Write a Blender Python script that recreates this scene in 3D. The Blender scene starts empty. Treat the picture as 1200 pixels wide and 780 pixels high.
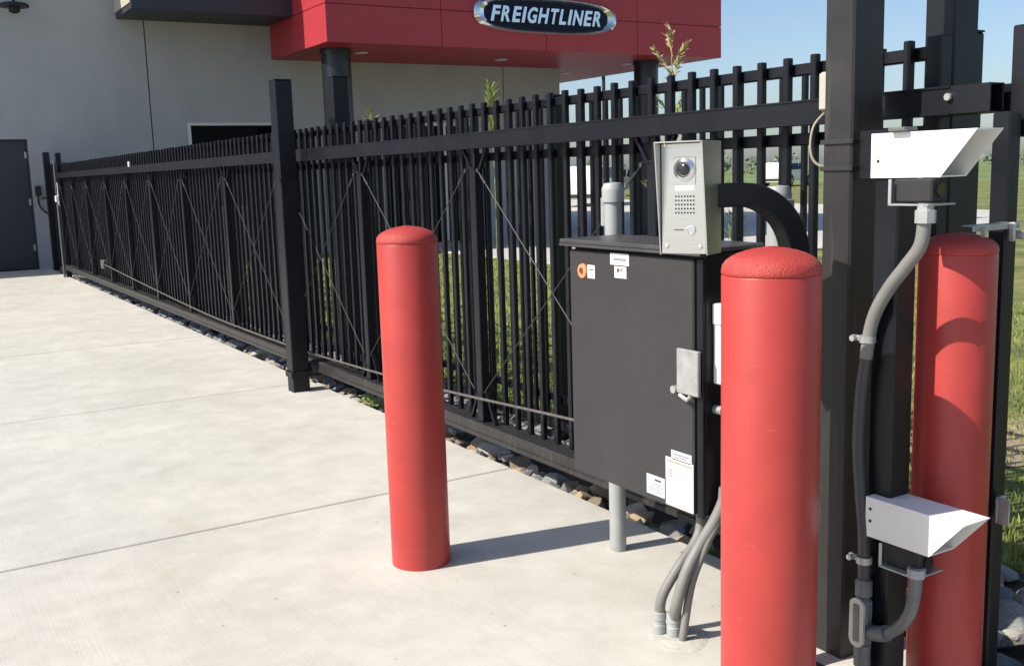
import bpy, bmesh, math, random
from mathutils import Vector, Matrix
rnd = random.Random(7)
S = bpy.context.scene
C = S.collection
PI = math.pi

# ------------------------------------------------------------------ camera
cam_d = bpy.data.cameras.new('camera')
cam = bpy.data.objects.new('camera', cam_d); C.objects.link(cam)
RW = ((0.8511794, 0.1063974, -0.5139778), (-0.5240073, 0.1159803, -0.8437801), (-0.0301647, 0.9875364, 0.1544731))
m4 = Matrix(RW).to_4x4(); m4.translation = Vector((0, 0, 1.45))
cam.matrix_world = m4
cam_d.sensor_width = 36; cam_d.lens = 36 * 1207.68 / 1200
cam_d.clip_start = 0.05; cam_d.clip_end = 3000
S.camera = cam
S.render.resolution_x = 1024; S.render.resolution_y = 665

# ------------------------------------------------------------------ sky and sun
SUN_EL = math.radians(42)
sh = Vector((-1.0, 0.19)).normalized()               # horizontal direction towards the sun
W = bpy.data.worlds.new('World'); S.world = W; W.use_nodes = True
nt = W.node_tree; nt.nodes.clear()
sky = nt.nodes.new('ShaderNodeTexSky'); sky.sky_type = 'NISHITA'; sky.sun_disc = False
sky.sun_elevation = SUN_EL; sky.sun_rotation = math.atan2(sh.x, sh.y)
sky.altitude = 200; sky.air_density = 0.9; sky.dust_density = 1.7; sky.ozone_density = 2.6
bg = nt.nodes.new('ShaderNodeBackground'); bg.inputs[1].default_value = 0.12
wo = nt.nodes.new('ShaderNodeOutputWorld')
nt.links.new(sky.outputs[0], bg.inputs[0]); nt.links.new(bg.outputs[0], wo.inputs[0])
sun_d = bpy.data.lights.new('sun', 'SUN'); sun_d.energy = 5.0; sun_d.angle = math.radians(0.53)
sun_d.color = (1.0, 0.94, 0.845)
sun = bpy.data.objects.new('sun', sun_d); C.objects.link(sun)
sd = Vector((sh.x * math.cos(SUN_EL), sh.y * math.cos(SUN_EL), math.sin(SUN_EL)))
sun.rotation_euler = sd.to_track_quat('Z', 'Y').to_euler(); sun.location = (-5, 1, 8)
S.view_settings.view_transform = 'Standard'; S.view_settings.look = 'None'
S.view_settings.exposure = 0.42; S.view_settings.gamma = 1.0

# ------------------------------------------------------------------ materials
def mat(name, col, rough=0.6, metal=0.0, var=0.0, scale=8.0, bump=0.0, bscale=60.0, spec=0.5, col2=None, stretch=None, coat=0.0, rvar=0.0):
    m = bpy.data.materials.new(name); m.use_nodes = True
    n = m.node_tree; b = n.nodes['Principled BSDF']
    b.inputs['Base Color'].default_value = (*col, 1); b.inputs['Roughness'].default_value = rough
    b.inputs['Metallic'].default_value = metal; b.inputs['Specular IOR Level'].default_value = spec
    b.inputs['Coat Weight'].default_value = coat
    tc = n.nodes.new('ShaderNodeTexCoord'); src = tc.outputs['Object']
    if stretch:
        mp = n.nodes.new('ShaderNodeMapping'); mp.inputs['Scale'].default_value = stretch
        n.links.new(src, mp.inputs[0]); src = mp.outputs[0]
    if var or col2:
        no = n.nodes.new('ShaderNodeTexNoise'); no.inputs['Scale'].default_value = scale
        no.inputs['Detail'].default_value = 6; no.inputs['Roughness'].default_value = 0.62
        n.links.new(src, no.inputs['Vector'])
        r = n.nodes.new('ShaderNodeValToRGB'); r.color_ramp.elements[0].position = 0.3; r.color_ramp.elements[1].position = 0.72
        c2 = col2 or tuple(min(1, c * (1 + var)) for c in col)
        c1 = tuple(c * (1 - var) for c in col)
        r.color_ramp.elements[0].color = (*c1, 1); r.color_ramp.elements[1].color = (*c2, 1)
        n.links.new(no.outputs['Fac'], r.inputs[0]); n.links.new(r.outputs[0], b.inputs['Base Color'])
        if rvar:
            mr = n.nodes.new('ShaderNodeMapRange'); mr.inputs['To Min'].default_value = max(0.03, rough - rvar); mr.inputs['To Max'].default_value = min(1, rough + rvar)
            n.links.new(no.outputs['Fac'], mr.inputs[0]); n.links.new(mr.outputs[0], b.inputs['Roughness'])
    if bump:
        nb = n.nodes.new('ShaderNodeTexNoise'); nb.inputs['Scale'].default_value = bscale; nb.inputs['Detail'].default_value = 4
        n.links.new(src, nb.inputs['Vector'])
        bp = n.nodes.new('ShaderNodeBump'); bp.inputs['Strength'].default_value = bump; bp.inputs['Distance'].default_value = 0.004
        n.links.new(nb.outputs['Fac'], bp.inputs['Height']); n.links.new(bp.outputs[0], b.inputs['Normal'])
    return m

def concrete_mat(name, col, joints=False):
    """broomed concrete: fine broom lines, sand grain, blotches, a few dark specks and rust stains"""
    m = bpy.data.materials.new(name); m.use_nodes = True
    n = m.node_tree; b = n.nodes['Principled BSDF']; L = n.links.new
    b.inputs['Roughness'].default_value = 0.85; b.inputs['Specular IOR Level'].default_value = 0.3
    tc = n.nodes.new('ShaderNodeTexCoord'); P = tc.outputs['Object']
    def noise(sc, det=5, ro=0.6, vec=P):
        k = n.nodes.new('ShaderNodeTexNoise'); k.inputs['Scale'].default_value = sc; k.inputs['Detail'].default_value = det
        k.inputs['Roughness'].default_value = ro; L(vec, k.inputs['Vector']); return k.outputs['Fac']
    def ramp(f, a, bb, ca, cb):
        r = n.nodes.new('ShaderNodeValToRGB'); e = r.color_ramp.elements
        e[0].position = a; e[1].position = bb; e[0].color = (*ca, 1); e[1].color = (*cb, 1); L(f, r.inputs[0]); return r.outputs[0]
    def mul(a, bb):
        x = n.nodes.new('ShaderNodeMix'); x.data_type = 'RGBA'; x.blend_type = 'MULTIPLY'; x.inputs[0].default_value = 1
        L(a, x.inputs[6]); L(bb, x.inputs[7]); return x.outputs[2]
    base = ramp(noise(0.9, 6, 0.65), 0.3, 0.7, tuple(c * 0.87 for c in col), tuple(min(1, c * 1.07) for c in col))
    base = mul(base, ramp(noise(5.0, 6, 0.7), 0.32, 0.62, (0.86, 0.857, 0.845), (1, 1, 1)))
    base = mul(base, ramp(noise(150, 3, 0.7), 0.3, 0.7, (0.90, 0.90, 0.90), (1.0, 1.0, 1.0)))
    mp = n.nodes.new('ShaderNodeMapping'); mp.inputs['Scale'].default_value = (150, 2.2, 1); mp.inputs['Rotation'].default_value = (0, 0, 0.05); L(P, mp.inputs[0])
    br = noise(1.0, 3, 0.7, mp.outputs[0])
    base = mul(base, ramp(br, 0.3, 0.7, (0.93, 0.93, 0.925), (1, 1, 1)))
    base = mul(base, ramp(noise(26, 2, 0.5), 0.225, 0.262, (0.5, 0.48, 0.45), (1, 1, 1)))      # specks
    base = mul(base, ramp(noise(1.7, 2, 0.5), 0.225, 0.30, (0.86, 0.76, 0.62), (1, 1, 1)))        # faint rust
    L(base, b.inputs['Base Color'])
    ad = n.nodes.new('ShaderNodeMath'); ad.operation = 'MULTIPLY_ADD'; L(noise(220, 3, 0.7), ad.inputs[0]); ad.inputs[1].default_value = 0.7; L(br, ad.inputs[2])
    bp = n.nodes.new('ShaderNodeBump'); bp.inputs['Strength'].default_value = 0.35; bp.inputs['Distance'].default_value = 0.002
    L(ad.outputs[0], bp.inputs['Height']); L(bp.outputs[0], b.inputs['Normal'])
    return m

M = {}
M['black'] = mat('black_paint', (0.0068, 0.0075, 0.0115), 0.42, spec=0.34, var=0.25, scale=5, bump=0.06, bscale=90, rvar=0.08)
M['black_dusty'] = mat('dusty_black_paint', (0.026, 0.0245, 0.024), 0.45, spec=0.4, var=0.3, scale=4, bump=0.05, rvar=0.1)
M['box_paint'] = mat('box_paint', (0.038, 0.0365, 0.0375), 0.5, spec=0.4, var=0.10, scale=3.5, bump=0.12, bscale=260)
M['lid'] = mat('dusty_skylit_lid', (0.055, 0.053, 0.054), 0.38, var=0.25, scale=9)  # dusty grey, lightened in the colour for sky reflected on the top
M['red'] = mat('red_plastic_sleeve', (0.40, 0.042, 0.035), 0.43, var=0.10, scale=6, bump=0.04, bscale=60, rvar=0.08)
M['red_dome'] = mat('red_dome', (0.43, 0.044, 0.034), 0.42, var=0.10, scale=20, bump=0.8, bscale=330)
def scuffs(m, stretch, th, col):
    n = m.node_tree; b = n.nodes['Principled BSDF']; src = b.inputs['Base Color'].links[0].from_socket
    tc = n.nodes.new('ShaderNodeTexCoord'); mp = n.nodes.new('ShaderNodeMapping'); mp.inputs['Scale'].default_value = stretch; mp.inputs['Rotation'].default_value = (.12, .2, 0)
    n.links.new(tc.outputs['Object'], mp.inputs[0]); no = n.nodes.new('ShaderNodeTexNoise'); no.inputs['Scale'].default_value = 1; no.inputs['Detail'].default_value = 5
    n.links.new(mp.outputs[0], no.inputs['Vector']); rp = n.nodes.new('ShaderNodeValToRGB'); rp.color_ramp.elements[0].position = th; rp.color_ramp.elements[1].position = th + .10
    rp.color_ramp.elements[1].color = (.55, .55, .55, 1)
    n.links.new(no.outputs['Fac'], rp.inputs[0]); mx = n.nodes.new('ShaderNodeMix'); mx.data_type = 'RGBA'; n.links.new(rp.outputs[0], mx.inputs[0]); n.links.new(src, mx.inputs[6]); mx.inputs[7].default_value = (*col, 1)
    n.links.new(mx.outputs[2], b.inputs['Base Color'])
scuffs(M['red'], (9, 9, 110), .67, (.48, .10, .085))
scuffs(M['box_paint'], (5, 5, 3), .60, (.047, .0455, .0465))
scuffs(M['black_dusty'], (40, 40, 4), .58, (.06, .056, .052))
M['canopy'] = mat('red_panel', (0.41, 0.036, 0.048), 0.45, var=0.05, scale=1.5)
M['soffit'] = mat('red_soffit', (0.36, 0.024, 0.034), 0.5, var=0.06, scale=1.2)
M['navy'] = mat('navy_metal', (0.012, 0.015, 0.026), 0.35, var=0.1, scale=2)
M['fascia'] = mat('charcoal_fascia', (0.030, 0.032, 0.046), 0.5, var=0.07, scale=1.5)
M['fascia_end'] = mat('beige_fascia_end', (0.42, 0.38, 0.32), 0.7)
M['wall'] = mat('precast_wall', (0.372, 0.382, 0.390), 0.9, var=0.09, scale=1.5, stretch=(1, 1, .45), bump=0.35, bscale=45)
M['sign_face'] = mat('sign_face', (0.008, 0.012, 0.030), 0.55, spec=0.2, var=0.1)
M['door'] = mat('door_paint', (0.035, 0.037, 0.045), 0.5, var=0.08, scale=2)
M['frame'] = mat('white_frame', (0.62, 0.62, 0.62), 0.5)
M['glass'] = mat('dark_glass', (0.004, 0.005, 0.007), 0.08, spec=0.05)
M['steel'] = mat('galvanised_steel', (0.42, 0.43, 0.42), 0.45, 0.5, var=0.18, scale=25, rvar=0.1)
M['galv'] = mat('galvanised_pipe', (0.34, 0.355, 0.35), 0.55, 0.1, var=0.10, scale=12, bump=0.05)
M['stainless'] = mat('brushed_stainless', (0.60, 0.60, 0.58), 0.28, 0.97, var=0.05, scale=1, stretch=(8, 8, 240), bump=0.10, bscale=2)
M['chrome'] = mat('chrome', (0.72, 0.74, 0.76), 0.12, 0.95)
M['white'] = mat('white_coated_steel', (0.80, 0.79, 0.76), 0.42, var=0.03, scale=9)
M['label'] = mat('paper_label', (0.74, 0.73, 0.72), 0.5, var=0.04, scale=30)
M['label_grey'] = mat('grey_label', (0.55, 0.57, 0.60), 0.5, var=0.12, scale=70)
M['ink'] = mat('ink', (0.06, 0.065, 0.08), 0.6)
M['ink_pale'] = mat('pale_ink', (0.22, 0.24, 0.28), 0.6)
M['ink_red'] = mat('red_ink', (0.50, 0.20, 0.17), 0.6)
M['orange'] = mat('orange_plastic', (0.62, 0.26, 0.12), 0.5)
M['brown'] = mat('brown_plastic', (0.16, 0.055, 0.02), 0.5)
M['conduit'] = mat('grey_conduit', (0.19, 0.187, 0.175), 0.55, var=0.12, scale=10, bump=0.05)
M['conduit_dark'] = mat('dark_conduit', (0.05, 0.05, 0.052), 0.5, var=0.15, scale=8)
M['fitting'] = mat('cast_fitting', (0.14, 0.145, 0.15), 0.5, 0.2, var=0.15, scale=20, bump=0.1)
M['cover'] = mat('fitting_cover', (0.48, 0.46, 0.41), 0.5, 0.4, var=0.1, scale=20)
M['beige'] = mat('beige_box', (0.40, 0.385, 0.32), 0.6)
M['cable'] = mat('pale_cable', (0.30, 0.26, 0.20), 0.6)
M['rod'] = mat('dull_rod', (0.045, 0.044, 0.043), 0.5, 0.2)
M['chain'] = mat('gate_chain', (0.16, 0.145, 0.13), 0.5, 0.6, var=0.3, scale=40)
M['rubber'] = mat('rubber', (0.02, 0.02, 0.02), 0.7)
M['lens'] = mat('lens', (0.01, 0.01, 0.012), 0.05, spec=0.8)
M['lamp_lens'] = mat('lamp_lens', (0.6, 0.58, 0.55), 0.3)
M['joint'] = mat('joint_sealant', (0.03, 0.03, 0.032), 0.9)
M['soil'] = mat('soil', (0.055, 0.045, 0.035), 0.95, var=0.4, scale=20, bump=0.5)
M['dirt'] = mat('bare_dirt', (0.30, 0.23, 0.16), 0.95, var=0.25, scale=9, bump=0.5)
M['slab'] = concrete_mat('broomed_concrete', (0.580, 0.558, 0.502))
M['grout'] = mat('grout', (0.45, 0.43, 0.385), 0.9, var=0.2, scale=22, bump=0.8, bscale=50)
M['lot'] = mat('lot_concrete', (0.47, 0.45, 0.42), 0.9, var=0.10, scale=0.5)
M['lawn'] = mat('lawn', (0.10, 0.15, 0.035), 0.9, var=0.5, scale=1.3, col2=(0.25, 0.24, 0.065), bump=0.8, bscale=30)
M['field'] = mat('far_ground', (0.14, 0.19, 0.055), 0.9, var=0.3, scale=0.05)
M['blade'] = mat('grass_blades', (0.12, 0.23, 0.04), 0.6, var=0.35, scale=0.9, col2=(0.33, 0.36, 0.085))
M['leaf'] = mat('bright_leaf', (0.16, 0.26, 0.05), 0.55, var=0.3, scale=30)
M['reed'] = mat('reed_leaf', (0.27, 0.33, 0.075), 0.8, var=0.35, scale=14)
M['plume'] = mat('reed_plume', (0.42, 0.36, 0.17), 0.85, var=0.25, scale=30)
M['treefar'] = mat('hazy_far_foliage', (0.13, 0.16, 0.11), 0.8, var=0.3, scale=0.6)  # distance haze is mixed into the foliage colour
STONES = [mat('stone_%s' % k, c, 0.85, var=0.35, scale=18, bump=0.5, bscale=40) for k, c in
          (('grey', (0.22, 0.22, 0.215)), ('tan', (0.36, 0.27, 0.17)), ('dark', (0.15, 0.155, 0.165)), ('pale', (0.40, 0.37, 0.32)), ('brown', (0.20, 0.155, 0.11)))]
M['carwhite'] = mat('white_car_paint', (0.72, 0.71, 0.69), 0.25, coat=0.6)
M['carblue'] = mat('blue_car_paint', (0.02, 0.045, 0.13), 0.25, coat=0.6)
M['cargrey'] = mat('grey_car_paint', (0.12, 0.125, 0.13), 0.25, 0.4, coat=0.6)
M['tyre'] = mat('tyre', (0.018, 0.018, 0.018), 0.8)
M['tail'] = mat('red_lens', (0.35, 0.01, 0.01), 0.2)

# ------------------------------------------------------------------ mesh helpers
class MB:
    def __init__(s): s.v = []; s.f = []
    def add(s, vs, fs):
        o = len(s.v); s.v += [tuple(p) for p in vs]; s.f += [tuple(i + o for i in f) for f in fs]; return s
    def box(s, a, b, bev=0.0, rot=None, piv=None):
        """box from corner a to corner b with chamfered edges"""
        a = Vector(a); b = Vector(b); c = (a + b) / 2; h = (b - a) / 2
        h = Vector((abs(h.x), abs(h.y), abs(h.z)))
        if bev <= 0:
            vs = [Vector((x, y, z)) for x in (-h.x, h.x) for y in (-h.y, h.y) for z in (-h.z, h.z)]
            fs = [(0, 1, 3, 2), (4, 6, 7, 5), (0, 4, 5, 1), (2, 3, 7, 6), (0, 2, 6, 4), (1, 5, 7, 3)]
        else:
            bev = min(bev, h.x * .9, h.y * .9, h.z * .9); vs = []; idx = {}
            for sx in (-1, 1):
                for sy in (-1, 1):
                    for sz in (-1, 1):
                        for ax in range(3):
                            p = [sx * (h.x - bev), sy * (h.y - bev), sz * (h.z - bev)]
                            p[ax] = (sx, sy, sz)[ax] * h[ax]
                            idx[(sx, sy, sz, ax)] = len(vs); vs.append(Vector(p))
            fs = []
            for ax in range(3):
                o1, o2 = [q for q in range(3) if q != ax]
                for sg in (-1, 1):
                    q = []
                    for (u, w) in ((-1, -1), (1, -1), (1, 1), (-1, 1)):
                        k = [0, 0, 0]; k[ax] = sg; k[o1] = u; k[o2] = w; q.append(idx[(*k, ax)])
                    fs.append(q)
                for u in (-1, 1):
                    for w in (-1, 1):
                        k1 = [0, 0, 0]; k1[o1] = u; k1[o2] = w; k1[ax] = -1; k2 = list(k1); k2[ax] = 1
                        fs.append([idx[(*k1, o1)], idx[(*k2, o1)], idx[(*k2, o2)], idx[(*k1, o2)]])
            for sx in (-1, 1):
                for sy in (-1, 1):
                    for sz in (-1, 1): fs.append([idx[(sx, sy, sz, q)] for q in range(3)])
            g = []
            for f in fs:
                n = (vs[f[1]] - vs[f[0]]).cross(vs[f[2]] - vs[f[0]]); cc = sum((vs[i] for i in f), Vector()) / len(f)
                g.append(f if n.dot(cc) > 0 else f[::-1])
            fs = g
        if rot is not None:
            pv = Vector(piv) if piv is not None else c
            vs = [rot @ (p + c - pv) + pv for p in vs]
        else: vs = [p + c for p in vs]
        return s.add(vs, fs)
    def bar(s, p, q, w, d=None, bev=0.0, up=(0, 0, 1)):
        """square bar between two points"""
        p = Vector(p); q = Vector(q); d = d or w; z = (q - p); L = z.length; z.normalize()
        u = Vector(up)
        if abs(z.dot(u)) > 0.95: u = Vector((1, 0, 0))
        x = u.cross(z).normalized(); y = z.cross(x)
        t = MB().box((-w / 2, -d / 2, 0), (w / 2, d / 2, L), bev)
        return s.add([p + x * a[0] + y * a[1] + z * a[2] for a in t.v], t.f)
    def sweep(s, pts, r, n=12, square=False, caps=True, radii=None):
        pts = [Vector(p) for p in pts]; N = len(pts)
        T = [(pts[min(i + 1, N - 1)] - pts[max(i - 1, 0)]).normalized() for i in range(N)]
        u = Vector((0, 0, 1)) if abs(T[0].z) < 0.9 else Vector((1, 0, 0))
        x = u.cross(T[0]).normalized(); rings = []
        for i in range(N):
            x = (x - T[i] * x.dot(T[i])).normalized(); y = T[i].cross(x); rr = radii[i] if radii else r
            if square:
                k = 0.86
                pr = [(1, k), (k, 1), (-k, 1), (-1, k), (-1, -k), (-k, -1), (k, -1), (1, -k)]
                rings.append([pts[i] + x * a * rr + y * b * rr for a, b in pr])
            else: rings.append([pts[i] + x * math.cos(2 * PI * k / n) * rr + y * math.sin(2 * PI * k / n) * rr for k in range(n)])
        n = len(rings[0]); vs = [p for r_ in rings for p in r_]; fs = []
        for i in range(N - 1):
            for k in range(n): fs.append((i * n + k, i * n + (k + 1) % n, (i + 1) * n + (k + 1) % n, (i + 1) * n + k))
        if caps: fs.append(tuple(range(n))[::-1]); fs.append(tuple((N - 1) * n + k for k in range(n)))
        return s.add(vs, fs)
    def lathe(s, prof, n=40, c=(0, 0, 0), axis='z'):
        """profile of (radius, height)"""
        c = Vector(c); vs = []; fs = []
        for r, h in prof:
            for k in range(n):
                a = 2 * PI * k / n; p = (r * math.cos(a), r * math.sin(a), h)
                if axis == 'y': p = (p[0], p[2], p[1])
                if axis == 'x': p = (p[2], p[0], p[1])
                vs.append(c + Vector(p))
        for i in range(len(prof) - 1):
            for k in range(n): fs.append((i * n + k, i * n + (k + 1) % n, (i + 1) * n + (k + 1) % n, (i + 1) * n + k))
        fs.append(tuple(range(n))[::-1]); fs.append(tuple((len(prof) - 1) * n + k for k in range(n)))
        if axis == 'y': fs = [f[::-1] for f in fs]
        return s.add(vs, fs)
    def prism(s, poly, depth, mp):
        """extrude 2D polygon by depth, mp(u, v, w) -> 3D"""
        n = len(poly); vs = [mp(u, v, 0) for u, v in poly] + [mp(u, v, depth) for u, v in poly]
        fs = [tuple(range(n)), tuple(range(2 * n - 1, n - 1, -1))] + [(k, n + k, n + (k + 1) % n, (k + 1) % n) for k in range(n)]
        return s.add(vs, fs)
    def mesh(s, name, m, smooth=None):
        me = bpy.data.meshes.new(name); me.from_pydata(s.v, [], s.f); me.materials.append(m)
        bm = bmesh.new(); bm.from_mesh(me); bmesh.ops.recalc_face_normals(bm, faces=bm.faces); bm.to_mesh(me); bm.free()
        if smooth is not None:
            me.shade_smooth(); me.set_sharp_from_angle(angle=math.radians(smooth))
        return me
    def obj(s, name, m, parent=None, smooth=None, loc=None):
        return put(name, s.mesh(name, m, smooth), parent, loc)

def put(name, me, parent=None, loc=None):
    o = bpy.data.objects.new(name, me); C.objects.link(o)
    if loc is not None: o.location = loc
    if parent is not None:
        o.parent = parent
        o.matrix_parent_inverse = parent.matrix_basis.inverted()
    return o
def tag(o, label=None, cat=None, group=None, kind=None):
    if label: o['label'] = label
    if cat: o['category'] = cat
    if group: o['group'] = group
    if kind: o['kind'] = kind
    return o
def thing(name, label, cat, loc=(0, 0, 0), group=None, rotz=0.0):
    o = bpy.data.objects.new(name, None); C.objects.link(o); o.location = loc; o.rotation_euler = (0, 0, rotz)
    o.empty_display_size = 0.1
    return tag(o, label, cat, group)
def spline(pts, k=6):
    """Catmull-Rom through points"""
    P_ = [Vector(p) for p in pts]; P_ = [2 * P_[0] - P_[1]] + P_ + [2 * P_[-1] - P_[-2]]; out = []
    for i in range(1, len(P_) - 2):
        a, b, c, d = P_[i - 1:i + 3]
        for j in range(k):
            t = j / k
            out.append(0.5 * ((2 * b) + (c - a) * t + (2 * a - 5 * b + 4 * c - d) * t * t + (3 * b - 3 * c + d - a) * t ** 3))
    out.append(P_[-2]); return out

# ------------------------------------------------------------------ ground
ground = MB().add([(-900, -900, -0.10), (900, -900, -0.10), (900, 900, -0.10), (-900, 900, -0.10)], [(0, 1, 2, 3)]).obj('ground', M['field'])
tag(ground, kind='structure')
lawn = MB().add([(3.35, -12, -0.05), (60, -12, -0.05), (60, 70, -0.05), (3.35, 70, -0.05)], [(0, 1, 2, 3)]).obj('lawn', M['lawn'])
tag(lawn, kind='structure')
lot = MB().prism([(9.2, 12.2), (14, 12.4), (20, 13.3), (26.5, 17.2), (28.5, 25), (34, 70), (9.2, 70)], 0.03, lambda u, v, w: (u, v, -0.046 + w)).obj('parking_lot', M['lot'])
tag(lot, kind='structure')
patch = MB().add([(4.9 + 0.55 * math.cos(a) * (1 + .25 * math.sin(3 * a)), 3.2 + 0.42 * math.sin(a) * (1 + .2 * math.cos(2 * a)), -0.044) for a in [k * PI / 12 for k in range(24)]], [tuple(range(24))]).obj('dirt_patch', M['dirt'])
tag(patch, kind='structure')

yard = MB().prism([(-70, -60), (2.55, -60), (2.55, -9.8), (-8.0, -9.8), (-8.0, 19.88), (-70, 19.88)], 0.05, lambda u, v, w: (u, v, -0.056 + w)).obj('yard', M['lot'])
tag(yard, kind='structure')
# driveway: sub-base with separate slabs, open joints between them
drive = MB().add([(-8, -10, -0.03), (2.55, -10, -0.03), (2.55, 19.9, -0.03), (-8, 19.9, -0.03)], [(0, 1, 2, 3)]).obj('driveway', M['joint'])
tag(drive, kind='structure')
J = [-9.76, -6.96, -4.16, -1.36, 1.44, 4.24, 6.985, 9.785, 12.6, 15.4, 18.2, 19.9]
for i in range(len(J) - 1):
    for (x0, x1) in ((-8.0, -2.7), (-2.7, 2.56)):
        e = 0.0055 if J[i] < 5 else 0.008
        MB().box((x0 + e, J[i] + e, -0.12), (x1 - e, J[i + 1] - e, 0.0 - rnd.random() * 0.001), 0.004).obj('concrete_slab', M['slab'], drive)
# grout collar round the conduit stub and round the posts
def collar(x, y, r, h, name='grout_collar', m='slab'):
    prof = [(r * (1.25 + .0), 0.0), (r * 1.0, h * .7), (r * .6, h), (0.01, h)]
    mb = MB().lathe(prof, 24); mb.v = [(a[0] * (1 + .10 * math.sin(5 * math.atan2(a[1], a[0]) + x)) + x, a[1] * (1 + .12 * math.cos(3 * math.atan2(a[1], a[0]))) + y, a[2] + 0.0) for a in mb.v]
    return mb.obj(name, M[m], drive, 50)
collar(1.995, 2.325, 0.075, 0.006, m='grout')
collar(2.33, 1.98, 0.13, 0.012)

# ------------------------------------------------------------------ building
B = thing('building', 'pale grey precast building with a red canopy and charcoal fascia behind the gate', 'building', (2, 19.9, 0))
WY, WH = 19.9, 7.4
for (x0, x1) in ((-18.3, -10.7), (-10.7, -3.1), (-3.1, 4.51), (4.51, 12.09), (12.09, 13.6)):
    e = 0.011
    mb = MB()
    holes = {-3.1: (1.42, 2.36, 2.235), 4.51: (5.16, 6.95, 2.53)}
    if x0 == -3.1:      # door opening
        mb.box((x0 + e, WY, -0.1), (1.40, WY + 0.25, 2.26)); mb.box((2.385, WY, -0.1), (x1 - e, WY + 0.25, 2.26)); mb.box((x0 + e, WY, 2.26), (x1 - e, WY + 0.25, WH))
    elif x0 == 4.51:    # window and shopfront openings
        mb.box((x0 + e, WY, -0.1), (5.15, WY + 0.25, 2.54)); mb.box((5.15, WY, -0.1), (6.96, WY + 0.25, 0.9)); mb.box((6.96, WY, -0.1), (9.2, WY + 0.25, 2.54))
        mb.box((11.3, WY, -0.1), (x1 - e, WY + 0.25, 2.54)); mb.box((x0 + e, WY, 2.54), (x1 - e, WY + 0.25, WH))
    else: mb.box((x0 + e, WY, -0.1), (x1 - e, WY + 0.25, WH))
    mb.obj('wall_panel', M['wall'], B)
MB().box((13.35, WY + 0.262, -0.1), (13.6, 32, WH)).obj('wall_panel', M['wall'], B)
MB().box((-18.2, WY + 0.27, -0.1), (13.34, 32, WH - 0.15)).obj('wall_core', M['joint'], B)
# door with frame and hinges
d = MB().box((1.43, WY + 0.055, 0.012), (2.355, WY + 0.10, 2.23), 0.004).obj('door', M['door'], B)
for z in (0.32, 1.12, 1.93): MB().box((2.325, WY + 0.03, z), (2.358, WY + 0.053, z + 0.115), 0.004).obj('hinge', M['steel'], d)
MB().box((1.49, WY + 0.02, 1.02), (1.53, WY + 0.053, 1.16), 0.006).obj('handle', M['steel'], d)
MB().box((2.358, WY + 0.005, 0), (2.383, WY + 0.2, 2.258), .003).box((1.402, WY + 0.005, 0), (1.427, WY + 0.2, 2.258), .003).box((1.428, WY + 0.006, 2.234), (2.357, WY + 0.2, 2.258), .003).obj('door_frame', M['door'], B)
# window with pale frame
w = MB().box((5.152, WY - 0.02, 0.9), (5.21, WY + 0.12, 2.538), .004).box((6.90, WY - 0.02, 0.9), (6.958, WY + 0.12, 2.538), .004).box((5.211, WY - 0.019, 2.48), (6.899, WY + 0.12, 2.537), .004).box((5.211, WY - 0.019, 0.902), (6.899, WY + 0.12, 0.96), .004).obj('window', M['frame'], B)
MB().box((5.212, WY + 0.05, 0.962), (6.898, WY + 0.06, 2.478)).obj('pane', M['glass'], w)
# shopfront glazing under the canopy
g = MB()
for x in (9.2, 9.88, 10.57, 11.24): g.box((x + .002, WY + 0.03, 0), (x + 0.058, WY + 0.14, 2.535), .004)
for x in (9.26, 9.94, 10.63): g.box((x, WY + 0.032, 2.46), (x + 0.62, WY + 0.14, 2.534), .004)
g = g.obj('window', M['frame'], B)
for x in (9.26, 9.94, 10.63): MB().box((x, WY + 0.07, 0.02), (x + 0.61, WY + 0.08, 2.46)).obj('pane', M['glass'], g)
# charcoal fascia
FX, FY, FZ = 4.03, 18.6, 4.35
MB().box((FX + 0.004, FY, FZ), (6.85, WY - 0.003, 6.9), 0.006).obj('fascia', M['fascia'], B)
MB().box((FX - 0.012, FY + 0.02, FZ + 0.10), (FX + 0.002, WY - 0.01, 6.85)).obj('fascia_end', M['fascia_end'], B)
# red canopy: panels on a dark core
RX0, RX1, RY, RZ = 6.858, 15.84, 17.02, 3.725
MB().box((RX0 + .03, RY + .03, RZ + .03), (RX1 - .03, WY - .004, 6.9)).box((13.63, WY - .003, RZ + .03), (RX1 - .03, 25.4, 6.9)).obj('canopy_core', M['joint'], B)
gx = [RX0, 9.075, 11.346, 13.567, RX1]; gz = [RZ, 4.365, 5.60, 6.9]; q = 0.006
for i in range(4):
    for k in range(3):
        MB().box((gx[i] + q, RY, gz[k] + (q if k else 0)), (gx[i + 1] - (q if i < 3 else 0), RY + .028, gz[k + 1] - q), .003).obj('canopy_panel', M['canopy'], B)
for k in range(3):
    MB().box((RX0, RY + .002, gz[k] + (q if k else 0)), (RX0 + .028, WY - .005, gz[k + 1] - q), .003).obj('canopy_panel', M['canopy'], B)
    MB().box((RX1 - .028, RY + .03, gz[k] + (q if k else 0)), (RX1, 25.4, gz[k + 1] - q), .003).obj('canopy_panel', M['canopy'], B)
sy = [RY + .03, 18.45, WY - .006]
for i in range(4):
    for k in range(2):
        MB().box((gx[i] + (.032 if i == 0 else q * .5), sy[k] + .002, RZ + .001), (gx[i + 1] - (.032 if i == 3 else q * .5), sy[k + 1] - .002, RZ + .028)).obj('soffit_panel', M['soffit'], B)
MB().box((13.61, WY, RZ + .001), (RX1 - .032, 25.4, RZ + .028)).obj('soffit_panel', M['soffit'], B)
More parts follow.
